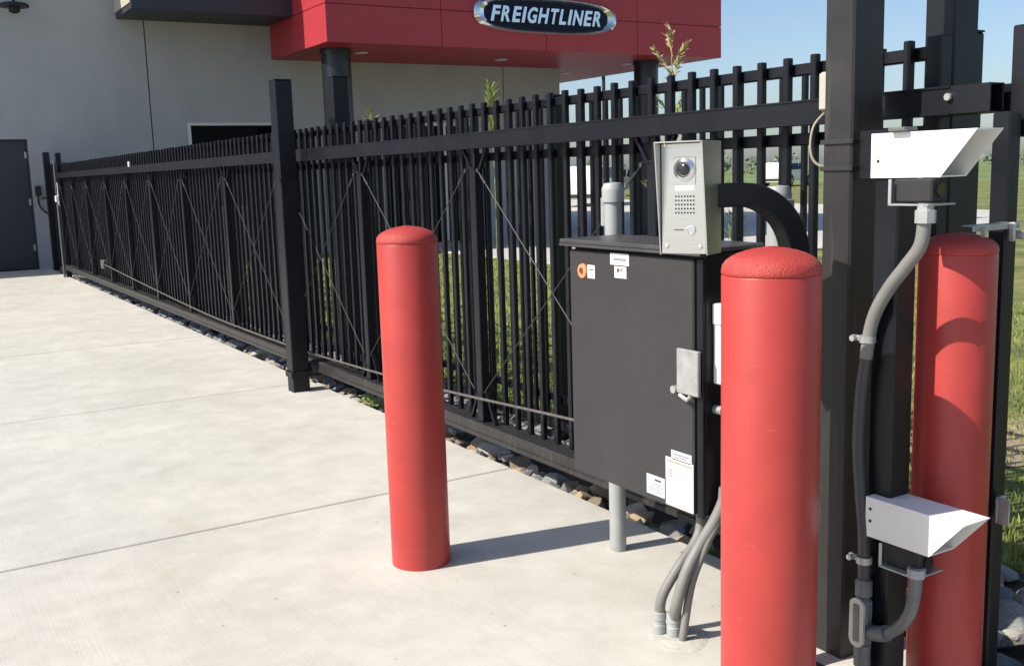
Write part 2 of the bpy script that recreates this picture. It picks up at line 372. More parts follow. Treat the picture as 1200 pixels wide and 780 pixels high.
for (x, y) in ((8.05, 18.33), (11.28, 18.62), (14.39, 20.79), (14.53, 18.60)):
    rg = MB().lathe([(0.075, -.004), (0.13, -.012), (0.13, .0), (0.07, .0005)], 24, (x, y, RZ)).obj('downlight', M['frame'], B, 40)
    MB().lathe([(0.07, -.006), (0.072, -.0045)], 20, (x, y, RZ)).obj('diffuser', M['lamp_lens'], rg)
for x, y in ((7.41, 18.0), (14.57, 18.0)):
    MB().lathe([(0.265, -0.05), (0.265, RZ + .0)], 32, (x, y, 0)).obj('column', M['navy'], B, 40)
    MB().lathe([(0.285, RZ - 0.10), (0.285, RZ - .002)], 32, (x, y, 0)).obj('column_collar', M['navy'], B, 40)
# wall lamp and wall box
wl = MB().lathe([(0.05, 0.055), (0.20, 0.03), (0.235, 0.0), (0.235, -0.03), (0.20, -0.035), (.05, -.036)], 30, (2.357, WY - .30, 4.455)).obj('wall_lamp', M['black'], B, 40)
MB().lathe([(0.085, -.034), (0.09, -.10), (0.05, -.13)], 24, (2.357, WY - .30, 4.455)).obj('lamp_globe', M['rubber'], wl, 40)
MB().sweep(spline([(2.357, WY - .30, 4.50), (2.357, WY - .28, 4.60), (2.357, WY - .15, 4.66), (2.357, WY + .01, 4.62)]), 0.022).obj('lamp_arm', M['black'], wl, 60)
wb = MB().box((2.43, WY - .07, 1.28), (2.52, WY - .002, 1.45), .008).obj('junction_box', M['rubber'], B)
MB().sweep([(2.52, WY - .04, 1.24), (2.72, WY - .06, 1.235), (2.80, WY - .5, 1.235)], 0.014, 8).obj('conduit', M['rubber'], wb, 60)
MB().sweep(spline([(2.46, WY - .04, 1.28), (2.48, WY - .07, 1.10), (2.59, WY - .12, 0.97), (2.72, WY - .2, 1.02), (2.77, WY - .5, 1.15)]), 0.016, 8).obj('cable', M['rubber'], wb, 60)

# oval sign on the canopy
SX, SZ, SY = 11.365, 4.362, RY
sg = thing('oval_sign', 'chrome rimmed oval sign lettered FREIGHTLINER on the red canopy front', 'sign', (SX, SY, SZ))
def stadium(hx, hz, k=18, e=2.6, slant=0.0):
    out = []
    for i in range(4 * k):
        a = 2 * PI * i / (4 * k); c, s_ = math.cos(a), math.sin(a)
        r = (abs(c) ** e + abs(s_) ** e) ** (-1 / e); out.append((hx * c * r, hz * s_ * r))
    return out
def frame_ring(outer, inner, depth, rise):
    n = len(outer); vs = []
    for (pl, d) in ((outer, 0), (outer, depth * .6), ([((a[0] * .55 + b[0] * .45), (a[1] * .55 + b[1] * .45)) for a, b in zip(outer, inner)], depth + rise), (inner, depth * .55), (inner, 0)):
        vs += [(SX + u, SY - .001 - d, SZ + v) for u, v in pl]
    fs = []
    for i in range(4):
        for k in range(n): fs.append((i * n + k, i * n + (k + 1) % n, (i + 1) * n + (k + 1) % n, (i + 1) * n + k))
    return MB().add(vs, fs)
frame_ring(stadium(1.63, .345, e=3.0), stadium(1.42, .262, e=3.0), .07, .02).obj('sign_rim', M['chrome'], sg, 50)
MB().prism(stadium(1.425, .266, e=3.0), .03, lambda u, v, w: (SX + u, SY - .002 - w, SZ + v)).obj('sign_face', M['sign_face'], sg, 30)
word = 'FREIGHTLINER'; xs = SX - 1.29; adv = {'I': .105, 'F': .205, 'E': .205, 'L': .195, 'T': .215, 'R': .232, 'G': .24, 'H': .242, 'N': .248}
tot = sum(adv[c] for c in word); sc = 2.56 / tot
dg = None
lett = []
for ch in word:
    cu = bpy.data.curves.new('letter', 'FONT'); cu.body = ch; cu.size = 0.46; cu.shear = 0.22; cu.extrude = 0.014; cu.offset = 0.013; cu.bevel_depth = 0.004; cu.resolution_u = 6
    to = bpy.data.objects.new('letter', cu); C.objects.link(to); lett.append((to, xs, adv[ch] * sc, ch)); xs += adv[ch] * sc
bpy.context.view_layer.update(); dg = bpy.context.evaluated_depsgraph_get()
for to, x0, wd, ch in lett:
    me = bpy.data.meshes.new_from_object(to.evaluated_get(dg)); C.objects.unlink(to)
    X = [v.co.x - .22 * v.co.y for v in me.vertices]; a, b_ = min(X), max(X); f = (wd - .045) / (b_ - a)
    for v in me.vertices:
        xx = (v.co.x - .22 * v.co.y - a) * f; zz = v.co.y
        v.co = Vector((x0 + xx + .20 * zz, SY - .048 - v.co.z, SZ - .135 + zz * .84))
    me.materials.clear(); me.materials.append(M['chrome'])
    put('letter', me, sg)
    bpy.data.objects.remove(to)

# ------------------------------------------------------------------ sliding gate
G = thing('sliding_gate', 'long black steel cantilever sliding gate with pickets and cross rods along the driveway', 'gate', (2.5, 1.7, 0))
Y0, Y1 = 1.68, 17.78
# top beam: enclosed track, hollow square end
def tube_y(mb, x0, x1, z0, z1, y0, y1, t):
    mb.box((x0, y0, z0), (x0 + t, y1, z1), .002); mb.box((x1 - t, y0, z0), (x1, y1, z1), .002)
    mb.box((x0 + t, y0 + .001, z1 - t), (x1 - t, y1 - .001, z1 - .0005)); mb.box((x0 + t, y0 + .001, z0 + .0005), (x1 - t, y1 - .001, z0 + t))
    return mb
bm_ = tube_y(MB(), 2.50, 2.562, 1.566, 1.642, Y0, Y1, .006)
bm_.box((2.496, Y0 + .12, 1.636), (2.5005, Y1, 1.6425), .001).box((2.496, Y0 + .12, 1.5655), (2.5005, Y1, 1.573), .001)
bm_.obj('top_beam', M['black'], G)
MB().box((2.49, Y0 + .02, .132), (2.61, Y1, .198), .006).box((2.484, Y0 + .02, .128), (2.4895, Y1, .15), .001).obj('bottom_track', M['black_dusty'], G)
MB().box((2.60, 1.93, 1.728), (2.632, Y1, 1.766), .004).obj('rail', M['black'], G)
MB().box((2.60, 1.93, 1.505), (2.632, Y1, 1.545), .004).obj('rail', M['black'], G)
MB().box((2.612, 1.93, .25), (2.64, Y1, .29), .004).obj('rail', M['black'], G)
pk = MB().box((-.0125, -.0125, 0), (.0125, .0125, 1.588), .003).mesh('picket', M['black'])
ys = [2.347 + .1163 * k for k in range(-3, 134)]
for y in ys:
    if y < Y1 - .03: put('picket', pk, G, (2.584 + rnd.uniform(-.001, .001), y, .199 + rnd.uniform(-.003, .003)))
up = MB().box((-.025, -.027, .199), (.025, .027, 1.474), .004).box((-.012, -.012, 1.4745), (.012, .012, 1.565)).box((-.03, -.032, 1.466), (.03, .032, 1.4775), .002).mesh('upright', M['black'])
kn = []
for s_ in (-1, 1):
    kn.append(MB().bar((0, s_ * .033, 1.455), (0, s_ * .115, 1.565), .018, .012).mesh('knee_brace', M['black']))
    kn.append(MB().bar((0, s_ * .033, .36), (0, s_ * .12, .20), .02, .012).mesh('knee_brace', M['black']))
UY = [1.70, 3.08, 4.46, 5.86, 7.27, 8.70, 10.12, 11.45, 12.73, 14.0, 15.36, 16.6, 17.72]
for i, y in enumerate(UY):
    if i:
        put('upright', up, G, (2.537, y, 0))
        for k_ in kn: put('knee_brace', k_, G, (2.537, y, 0))
for i in range(len(UY) - 1):
    a, b_ = UY[i], UY[i + 1]
    for (ya, yb, dx) in ((b_, a, 0.0), (a, b_, .012)):
        s_ = 1 if yb > ya else -1
        p = Vector((2.518 - dx, ya + s_ * .05, 1.46)); qv = Vector((2.518 - dx, yb - s_ * .06, .36))
        MB().sweep([p, qv], .0026, 6).obj('brace_rod', M['rod'], G)
        dd = (qv - p).normalized(); MB().sweep([p + dd * .04, p + dd * .10], .006, 8).lathe([(.010, -.005), (.010, .005)], 10, p, 'x').obj('turnbuckle', M['rod'], G)
# drive chain hung along the gate
ch = MB(); cp = spline([(2.475, 2.3, .44), (2.475, 3.588, .383), (2.475, 4.777, .315), (2.475, 5.9, .272), (2.475, 7.1, .247), (2.475, 9.2, .252), (2.475, 11.49, .318), (2.475, 14.25, .418)], 10)
ch.sweep(cp, .0065, 6)
ch.obj('drive_chain', M['chain'], G)
MB().box((2.455, 14.18, .36), (2.51, 14.36, .47), .006).bar((2.44, 14.05, .41), (2.51, 14.5, .415), .02).obj('chain_bracket', M['chain'], G)
lk = MB().box((-.009, -.011, -.005), (.009, .011, .005), .002).mesh('chain_link', M['chain']) if False else None
# far end and near end posts of the gate frame
MB().box((2.50, 1.620, .02), (2.550, 1.672, 1.564), .005).obj('end_post', M['black'], G)
MB().box((2.566, 1.600, 1.50), (2.632, 1.668, 1.785), .004).obj('end_upright', M['black'], G)
MB().box((2.575, 1.885, .20), (2.625, 1.935, 1.79), .004).obj('end_upright', M['black'], G)
tube_y(MB(), 2.585, 2.645, 1.568, 1.640, 1.669, 1.884, .006).obj('end_tube', M['black'], G)
MB().lathe([(.010, -.010), (.010, 0)], 10, (2.498, 1.80, 1.613), 'x').lathe([(.010, -.008), (.010, 0)], 10, (2.598, 2.17, 1.755), 'x').obj('bolt', M['steel'], G, 40)
# galvanised catch brackets on the end post
for z, yy in ((1.262, 1.63), (.515, 1.63)):
    mb = MB()
    if z > 1:
        mb.box((2.33, 1.597, z + .004), (2.525, 1.6015, z + .020), .001).box((2.33, 1.602, z + .0165), (2.50, 1.630, z + .020), .0005)
        mb.box((2.475, 1.580, z - .028), (2.485, 1.597, z + .022), .003).box((2.36, 1.585, z - .012), (2.368, 1.597, z + .014), .001)
        mb.lathe([(.012, -.03), (.012, 0)], 10, (2.505, 1.60, z - .012), 'y')
    else:
        mb.box((2.475, 1.593, z - .036), (2.515, 1.601, z + .036), .002).box((2.475, 1.560, z - .036), (2.480, 1.592, z + .036), .001)
        mb.lathe([(.007, -.012), (.007, 0)], 10, (2.50, 1.593, z + .016), 'y').lathe([(.007, -.012), (.007, 0)], 10, (2.50, 1.593, z - .016), 'y')
    mb.obj('catch_bracket', M['steel'], G, 40)
# small pale sensor on the far part of the beam
MB().box((2.475, 12.2, 1.63), (2.4955, 12.25, 1.69), .005).obj('sensor_cap', M['label_grey'], G)

# ------------------------------------------------------------------ gate support posts
def gate_post(x, y, h, label, sx=.115, sy_=.10, m='black', parts=None):
    t = thing('gate_post', label, 'post', (x + sx / 2, y + sy_ / 2, 0), 'square steel posts flanking the gate')
    MB().box((x, y, -.02), (x + sx, y + sy_, h - .006), .006).obj('shaft', M[m], t)
    MB().box((x - .0006, y - .0006, h - .006), (x + sx + .0006, y + sy_ + .0006, h), .002).obj('cap', M[m], t)
    return t
p = gate_post(2.313, 6.69, 2.095, 'black square post at the driveway edge, left of the lone red bollard', .12, .115)
def post_bracket(t, x, y, z=.12):
    MB().box((x - .012, y - .012, z - .018), (x + .132, y - .0005, z + .022), .002).box((x - .012, y, z - .018), (x - .0005, y + .115, z + .022), .002).box((x + .121, y - .012, z - .02), (2.55, y + .05, z + .03), .003).obj('roller_bracket', M['black'], t)
    MB().lathe([(.05, -.03), (.05, .03)], 20, (2.48, y + .02, z + .035), 'x').obj('guide_roller', M['rubber'], t, 40)
    MB().box((x - .008, y - .008, 1.43), (x + .128, y - .001, 1.445), .001).obj('strap', M['black'], t)
post_bracket(p, 2.313, 6.69)
gate_post(2.705, 6.66, 2.12, 'black square post behind the gate pickets, in front of the round navy column', .12, .115)
p = gate_post(2.27, 1.93, 3.0, 'tall black square post at right with the pale box and cable strapped to it', .125, .10, 'black_dusty')
for z in (1.497, 1.425):
    MB().box((2.264, 1.923, z), (2.401, 1.9295, z + .013), .001).box((2.264, 1.93, z), (2.2695, 2.036, z + .013), .001).box((2.395, 1.93, z), (2.4005, 2.036, z + .013), .001).obj('strap', M['rubber'], p)
MB().box((2.29, 1.80, 1.40), (2.30, 1.922, 1.53), .002).box((2.235, 1.788, 1.40), (2.305, 1.799, 1.53), .002).obj('standoff_plate', M['black'], p)
gate_post(2.70, 1.936, 3.0, 'tall black square post behind the top beam, right of the strapped post', .115, .10)
gate_post(2.815, 1.95, 1.822, 'short black post standing close against the tall rear post', .05, .06)
gate_post(2.505, 17.72, 1.955, 'thin black far post with the white box on it near the building', .08, .08)
gate_post(2.57, 19.55, 2.02, 'far black post standing against the building wall beside the door', .10, .10)

# boxes hung on posts
jb = thing('junction_box', 'pale beige box on the left side of the tall strapped post', 'electrical box', (2.33, 2.04, 1.6))
MB().box((2.312, 2.036, 1.592), (2.392, 2.085, 1.70), .005).obj('box_body', M['beige'], jb)
MB().box((2.306, 2.040, 1.596), (2.3115, 2.081, 1.696), .002).obj('box_lid', M['beige'], jb)
tag(MB().sweep(spline([(2.325, 2.07, 1.592), (2.292, 2.085, 1.55), (2.280, 2.085, 1.49), (2.283, 2.07, 1.45), (2.30, 2.036, 1.43)]), .004, 8).obj('cable', M['cable'], None, 60), 'thin tan cable looping down from the beige box on the tall post', 'cable')
wbx = thing('junction_box', 'small white box on the thin far post near the building', 'electrical box', (2.49, 17.7, 1.2))
MB().box((2.45, 17.70, 1.19), (2.503, 17.80, 1.29), .008).obj('box_body', M['white'], wbx)
MB().sweep([(2.47, 17.70, 1.17), (2.47, 17.70, 0.0)], .016, 8).sweep([(2.47, 17.70, 1.31), (2.47, 17.70, 1.85)], .014, 8).obj('conduit', M['fitting'], wbx, 60)
nb = thing('notice_plate', 'narrow pale plate on the dark fence between the two far posts', 'sign plate', (2.62, 18.6, 1.3))
MB().box((2.60, 18.45, 1.12), (2.61, 18.60, 1.50), .002).obj('plate', M['label_grey'], nb)

# ------------------------------------------------------------------ perimeter fence behind the gate
F = thing('perimeter_fence', 'black picket fence standing behind the sliding gate along the grass', 'fence', (3.12, 2, 0))
for z in (1.787, 1.52, .18): MB().box((3.115, 2.36, z), (3.15, 19.6, z + .04), .004).obj('rail', M['black'], F)
pk2 = MB().box((-.011, -.011, 0), (.011, .011, 1.765), .003).mesh('picket', M['black'])
for k in range(148): put('picket', pk2, F, (3.10, 2.40 + .1163 * k, .05))
fp = MB().box((-.032, -.032, -.1), (.032, .032, 1.84), .004).box((-.036, -.036, 1.84), (.036, .036, 1.852), .003).mesh('post', M['black'])
for y in (2.62, 4.72, 7.16, 9.6, 12.04, 14.48, 16.92, 19.36): put('post', fp, F, (3.185, y, 0))
F2 = thing('return_fence', 'short black fence closing the gap beside the building wall', 'fence', (2.7, 19.4, 0))
for z in (1.70, 1.40, .18): MB().box((2.68, 18.0, z), (2.71, 19.6, z + .04), .004).obj('rail', M['black'], F2)
for k in range(22): put('picket', pk2, F2, (2.665, 17.95 + .075 * k, .05))

# ------------------------------------------------------------------ bollards
def bollard(x, y, r, h, label, z0=0.0, seed=1):
    t = thing('bollard', label, 'bollard', (x, y, z0), 'red dome topped bollards')
    dome = h - .30 * 2 * r * .92
    MB().lathe([(r * 1.0, 0), (r * 1.0, .02), (r, .3), (r, dome - .004), (r * .985, dome)], 64, (x, y, z0)).obj('sleeve', M['red'], t, 40)
    pr = [(r * .985, dome + .0005), (r * 1.005, dome + .004), (r * 1.0, dome + .012)]
    for k in range(1, 9):
        a = k / 8 * PI / 2; pr.append((r * max(.16, math.cos(a) ** 1.12), dome + .012 + (h - dome - .012) * math.sin(a) ** .97))
    pr.append((r * .06, h + .0012)); pr.append((.002, h + .0015))
    MB().lathe(pr, 64, (x, y, z0)).obj('dome_cap', M['red_dome'], t, 60)
    return t
b1 = bollard(1.632, 3.392, .1105, 1.268, 'red bollard standing alone on the concrete left of the black box')
bollard(1.745, 1.708, .1135, 1.262, 'nearest red bollard, directly in front of the black control box')
bollard(2.355, 1.655, .0955, 1.262 + .12, 'red bollard at right behind the white hooded sensors, half in shade', -.12)

# ------------------------------------------------------------------ gate operator cabinet
K = thing('gate_operator', 'black steel gate operator cabinet mounted on two galvanised pipes', 'control box', (2.16, 2.64, 0))
bx0, bx1, by0, by1 = 2.05, 2.272, 2.287, 2.965
MB().box((bx0 + .02, by0 + .004, .385), (bx1, by1 - .004, 1.195), .004).obj('cabinet', M['black'], K)
dr = MB().box((bx0, by0 + .035, .385), (bx0 + .0185, by1, 1.178), .005).obj('door', M['box_paint'], K)
MB().box((bx0 + .006, by0, .38), (bx0 + .019, by0 + .028, 1.18), .003).obj('door_jamb', M['black'], K)
MB().box((bx0 - .022, by0 - .02, 1.198), (bx1 + .018, by1 + .03, 1.214), .004).box((bx0 - .022, by0 - .02, 1.19), (bx0 - .016, by1 + .03, 1.199)).obj('lid', M['lid'], K)
# latch
la = MB().box((bx0 - .016, by0 - .002, .766), (bx0 - .001, by0 + .095, .905), .003).obj('latch_plate', M['steel'], K)
MB().sweep([(bx0 - .02, by0 + .075, .763), (bx0 - .02, by0 + .04, .752), (bx0 - .015, by0 + .03, .765)], .007, 8).lathe([(.012, -.022), (.012, .006)], 14, (bx0 - .0, by0 + .105, .775), 'x').obj('padlock_hasp', M['steel'], la, 50)
# stickers on the door
def sticker(y0, y1, z0, z1, m='label', marks=(), name='sticker', x=bx0):
    s_ = MB().box((x - .0012, min(y0, y1), z0), (x - .0002, max(y0, y1), z1)).obj(name, M[m], dr)
    for (a, b_, c_, d_, mm) in marks:     # fractions from the left (far end) and from the top
        w_, h_ = abs(y1 - y0), z1 - z0; yl = max(y0, y1)
        MB().box((x - .0018, yl - b_ * w_, z1 - d_ * h_), (x - .0012, yl - a * w_, z1 - c_ * h_)).obj('print', M[mm], s_)
    return s_
sticker(2.727, 2.628, 1.138, 1.176, marks=((.2, .85, .40, .62, 'ink_pale'), (.12, .9, .78, .84, 'ink_pale')))
sticker(2.705, 2.642, 1.096, 1.134, marks=((.22, .42, .18, .50, 'ink'), (.48, .7, .15, .45, 'ink_red'), (.2, .8, .66, .72, 'ink_pale')))
sticker(2.856, 2.815, 1.084, 1.129, marks=((.15, .85, .30, .38, 'ink'), (.15, .7, .52, .58, 'ink'), (.15, .85, .70, .75, 'ink_pale')))
rg = MB().lathe([(.012, -.004), (.013, -.008), (.024, -.006), (.026, 0)], 28, (bx0 - .0002, 2.884, 1.106), 'x').obj('key_ring_cover', M['orange'], dr, 40)
MB().lathe([(.0125, -.0045), (.0125, -.002)], 20, (bx0 - .0003, 2.884, 1.106), 'x').obj('key_hole', M['brown'], rg)
sticker(2.425, 2.330, .545, .575, 'label_grey', marks=((.1, .9, .3, .45, 'ink_pale'), (.1, .8, .6, .7, 'ink_pale')))
s_ = sticker(2.452, 2.322, .392, .548, marks=((.05, .95, .06, .09, 'ink_red'), (.1, .26, .24, .27, 'ink_pale'), (.1, .26, .30, .33, 'ink_pale'), (.1, .24, .36, .39, 'ink_pale'), (.45, .9, .52, .53, 'ink_pale'), (.06, .94, .60, .612, 'ink_pale')))
sticker(2.548, 2.458, .405, .47, 'label_grey', marks=((.45, .8, .16, .26, 'ink'), (.1, .85, .42, .46, 'ink_pale'), (.1, .9, .54, .58, 'ink_pale'), (.1, .75, .66, .70, 'ink_pale'), (.1, .85, .78, .82, 'ink_pale')))
# white meter and drip box on the near side of the cabinet
MB().box((2.10, by0 - .03, .80), (2.16, by0 + .0035, 1.02), .004).box((2.095, by0 - .034, .98), (2.165, by0 + .0035, 1.045), .004).obj('side_box', M['white'], K)
MB().lathe([(.014, -.035), (.014, 0)], 12, (2.11, by0 + .003, .72), 'y').obj('side_knob', M['steel'], K, 40)
# pipes
for (x, y, h, cap) in ((2.305, 3.045, 1.375, True), (2.305, 2.232, 1.36, True)):
    pp = MB().lathe([(.032, -.03), (.032, h)], 28, (x, y, 0)).obj('support_pipe', M['galv'], K, 40)
    MB().lathe([(.040, h - .045), (.041, h - .005), (.041, h + .004), (.033, h + .022), (.004, h + .026)], 28, (x, y, 0)).obj('pipe_cap', M['galv'], pp, 40)
    MB().box((x - .02, y + (.030 if y > 2.6 else -.05), 1.24), (x + .02, y + (.052 if y > 2.6 else -.030), 1.345), .003).obj('pipe_clamp', M['steel'], pp)
for z in (.52, 1.04): MB().box((2.273, 2.27, z), (2.281, 3.0, z + .06), .002).obj('mounting_strut', M['steel'], K)

# conduits rising from the concrete to the cabinet
def ground_conduit(pts, r, label, dark=None, coup=True):
    t = thing('conduit', label, 'conduit', pts[0], 'flexible conduits under the control box')
    MB().sweep(spline(pts, 8), r, 14).obj('tube', M['conduit'], t, 60)
    if coup:
        a = Vector(pts[0]); MB().lathe([(r * 1.28, -.01), (r * 1.28, .035), (r * 1.16, .037), (r * 1.16, .05), (r * 1.30, .052), (r * 1.30, .075), (r * 1.02, .078)], 18, a).obj('coupling', M['galv'], t, 40)
    return t
ground_conduit([(1.963, 2.385, .0), (1.964, 2.385, .06), (1.968, 2.375, .13), (2.022, 2.36, .217), (2.088, 2.365, .272), (2.122, 2.372, .32), (2.136, 2.38, .42)], .0165, 'left flexible grey conduit curving up from the concrete under the box')
ground_conduit([(1.988, 2.345, .0), (1.990, 2.345, .05), (1.972, 2.31, .13), (2.00, 2.30, .222), (2.052, 2.295, .30), (2.093, 2.27, .383), (2.122, 2.255, .47), (2.125, 2.252, .58)], .0185, 'middle thick grey conduit bending up behind the nearest red bollard')
ground_conduit([(1.985, 2.305, -.01), (1.992, 2.30, .05), (2.018, 2.295, .185), (2.062, 2.28, .30), (2.10, 2.262, .39), (2.115, 2.262, .48)], .0125, 'right thin straight conduit leaning up from the concrete', coup=False)

# ------------------------------------------------------------------ gooseneck stand and intercom
N = thing('gooseneck_stand', 'black curved gooseneck stand carrying the steel intercom', 'stand', (2.12, 1.985, 0))
ic = Vector((1.80, 2.055, 1.37)); pole = Vector((2.115, 1.985, 0)); hd = Vector((pole.x - ic.x, pole.y - ic.y, 0)); HL = hd.length; hd.normalize()
zc = 1.372; R_ = .175
path = [ic + hd * .06 + Vector((0, 0, zc - ic.z)), ic + hd * (HL - R_) + Vector((0, 0, zc - ic.z))]
for k in range(1, 13):
    a = k / 12 * PI / 2; path.append(Vector((ic.x, ic.y, zc)) + hd * (HL - R_ + R_ * math.sin(a)) - Vector((0, 0, R_ * (1 - math.cos(a)))))
path += [Vector((pole.x, pole.y, 1.0)), Vector((pole.x, pole.y, .012))]
MB().sweep(path, .031, square=True).obj('neck', M['black'], N, 40)
MB().box((pole.x - .09, pole.y - .09, .0), (pole.x + .09, pole.y + .09, .012), .003).obj('base_plate', M['black'], N)

I = thing('intercom', 'stainless steel door intercom with camera eye and hood, on the gooseneck', 'intercom', (ic.x, ic.y, ic.z))
az = math.atan2(-.43, -.90)              # facing the driver
nx = Vector((math.cos(az), math.sin(az), 0)); rx = Vector((math.sin(az), -math.cos(az), 0)) * -1   # rx = right as the viewer sees it
if rx.cross(Vector((0, 0, 1))).dot(nx) < 0: rx = -rx
def L(u, d_, z): return ic + rx * u + nx * d_ + Vector((0, 0, z))
def lbox(mb, u0, u1, d0, d1, z0, z1, bev=.0):
    t = MB().box((u0, d0, z0), (u1, d1, z1), bev); return mb.add([L(*v) for v in t.v], t.f)
def ldisc(prof, u, z, n=28):
    t = MB().lathe(prof, n); return MB().add([L(u + v[0], v[2], z + v[1]) for v in t.v], t.f)
hw = .0645; zt, zb = .143, -.146
lbox(MB(), -hw + .004, hw - .004, -.055, .028, zb + .004, zt - .004, .003).obj('housing', M['stainless'], I)
# hood: bent sheet, deeper at the top
def hood_side(u0, u1):
    poly = [(-.058, zb), (.034, zb), (.068, zt), (-.058, zt)]
    return MB().prism(poly, u1 - u0, lambda d_, z, w_: L(u0 + w_, d_, z))
hs = hood_side(-hw - .0015, -hw + .0015); hs2 = hood_side(hw - .0015, hw + .0015); hs.add(hs2.v, hs2.f)
lbox(hs, -hw + .0016, hw - .0016, -.058, .072, zt - .003, zt); hs.obj('hood', M['stainless'], I)
lbox(MB(), -hw + .003, hw - .003, .0285, .0325, zb + .003, zt - .005, .001).obj('faceplate', M['stainless'], I)
cm = ldisc([(.030, .0325), (.029, .038), (.020, .043), (.0165, .038)], .004, .072).obj('camera_ring', M['chrome'], I, 40)
ldisc([(.016, .037), (.015, .041), (.010, .044), (.002, .045)], .004, .072).obj('camera_lens', M['lens'], cm, 40)
lbox(MB(), -.026, .034, .0326, .0345, .034, .104, .001).obj('camera_plate', M['stainless'], I)
lbox(MB(), -.023, .030, .0326, .0335, .019, .032, .0).obj('name_plate', M['white'], I)
for r_ in range(5):
    for c_ in range(7):
        ldisc([(.0026, .0326), (.0026, .0331)], -.021 + c_ * .0082, .004 - r_ * .0105, 8).obj('speaker_hole', M['lens'], I)
bt = ldisc([(.0125, .0326), (.012, .036), (.009, .0365), (.0085, .0355)], .021, -.082, 24).obj('call_button', M['chrome'], I, 40)
lbox(MB(), -.026, .0, .0326, .033, -.083, -.080).obj('button_print', M['ink'], I)
for (u, z) in ((-.052, .135), (-.047, -.125), (.046, -.125), (.050, .135)):
    ldisc([(.006, .0326), (.005, .035), (.001, .036)], u, z, 12).obj('screw', M['chrome'], I, 40)

# ------------------------------------------------------------------ sensor post with two hooded photo eyes
T = thing('sensor_post', 'slim black square tube holding both white hooded sensors', 'post', (2.205, 1.737, 0))
MB().box((2.129, 1.666, -.02), (2.207, 1.738, 1.50), .005).obj('shaft', M['black'], T)
MB().box((2.127, 1.664, 1.50), (2.209, 1.740, 1.508), .002).obj('cap', M['black'], T)
def hood(z0, z1, x0, x1, yb, yt, yl, label, screws, holes_both=True, tilt=0.0):
    t = thing('sensor_hood', label, 'sensor', (2.2, 1.70, z0), 'white hooded photo eye sensors')
    th = .003
    side = [(yb, z0), (yb, z1), (yt, z1), (yl, z0)]
    mb = MB()
    for x in (x0, x1 - th): mb.prism(side, th, lambda y, z, w_, x=x: (x + w_, y, z))
    mb.add(MB().box((x0 + th, yt, z1 - th), (x1 - th, yb, z1)).v, MB().box((0, 0, 0), (1, 1, 1)).f)
    mb.add(MB().box((x0 + th, yl, z0), (x1 - th, yb, z0 + th)).v, MB().box((0, 0, 0), (1, 1, 1)).f)
    if tilt:
        piv = Vector((x0, yb, z0)); Rm = Matrix.Rotation(tilt, 3, 'X')
        mb.v = [tuple(Rm @ (Vector(v) - piv) + piv) for v in mb.v]
    mb.obj('hood_shell', M['white'], t)
    for (y, z) in screws: MB().lathe([(.004, -.002), (.004, 0)], 10, (x0, y, z), 'x').obj('screw', M['rubber'], t)
    zc_ = z0 - .002
    bd = MB().box((2.105, 1.555, z0 - .058), (2.165, 1.662, z0 - .003), .004).obj('sensor_body', M['rubber'], t)
    MB().lathe([(.016, -.006), (.016, 0)], 16, (2.135, 1.555, z0 - .03), 'y').obj('lens', M['lens'], bd, 40)
    MB().box((2.088, 1.655, z0 - .061), (2.092, 1.664, z0 - .003), .001).box((2.088, 1.55, z0 - .066), (2.19, 1.664, z0 - .0615), .001).obj('bracket', M['steel'], t)
    MB().box((2.1, 1.63, z1 + .001), (2.15, 1.68, z1 + .012), .003).obj('top_clip', M['fitting'], t) if z0 > 1 else None
    return t
hood(1.407, 1.515, 2.12, 2.218, 1.742, 1.452, 1.545, 'upper white hooded sensor on the slim tube, brightly lit', ((1.72, 1.448),))
hood(.492, .597, 2.098, 2.198, 1.715, 1.432, 1.525, 'lower white hooded sensor near the ground, partly in shade', ((1.70, .567), (1.70, .535)))
# conduit down the post
cd = thing('sensor_conduit', 'grey flexible conduit running down the slim tube from the upper sensor', 'conduit', (2.105, 1.713, 0.030))
cpts = [(2.105, 1.570, 1.347), (2.105, 1.572, 1.303), (2.105, 1.581, 1.246), (2.105, 1.620, 1.195), (2.105, 1.664, 1.142), (2.105, 1.701, 1.083), (2.105, 1.720, 1.029), (2.105, 1.731, 0.956)]
cpt2 = [(2.105, 1.731, 0.956), (2.105, 1.743, 0.863), (2.105, 1.748, 0.727), (2.105, 1.738, 0.608), (2.105, 1.727, 0.520), (2.105, 1.723, 0.456), (2.105, 1.721, 0.363)]
MB().sweep(spline(cpts, 8), .0165, 14).obj('upper_tube', M['conduit'], cd, 60)
MB().sweep(spline(cpt2, 8), .0160, 14).obj('lower_tube', M['conduit_dark'], cd, 60)
MB().lathe([(.024, 0), (.024, .03), (.019, .032), (.019, .045)], 8, (2.105, 1.569, 1.301)).obj('connector', M['galv'], cd, 40)
def clamp(z, y):
    MB().lathe([(.0205, -.009), (.0205, .009)], 16, (2.105, y, z)).box((2.098, y + .018, z - .007), (2.106, y + .045, z + .007), .001).lathe([(.008, -.01), (.008, .004)], 8, (2.095, y + .034, z), 'x').obj('clamp', M['steel'], cd, 40)
clamp(1.005, 1.727); clamp(.422, 1.722)
bd = MB().box((2.085, 1.699, .182), (2.125, 1.743, .324), .012).lathe([(.022, .295), (.022, .335), (.019, .34)], 14, (2.105, 1.721, 0.030)).lathe([(.022, .10), (.022, .16)], 14, (2.105, 1.721, 0.030)).obj('conduit_body', M['fitting'], cd, 40)
cv = MB().prism([(1.720 + .0235 * math.cos(a), (.300 if math.sin(a) > 0 else .212) + .0235 * math.sin(a)) for a in [k * PI / 8 for k in range(16)]], .008, lambda y, z, w_: (2.0765 + w_, y, z)).obj('cover', M['cover'], bd)
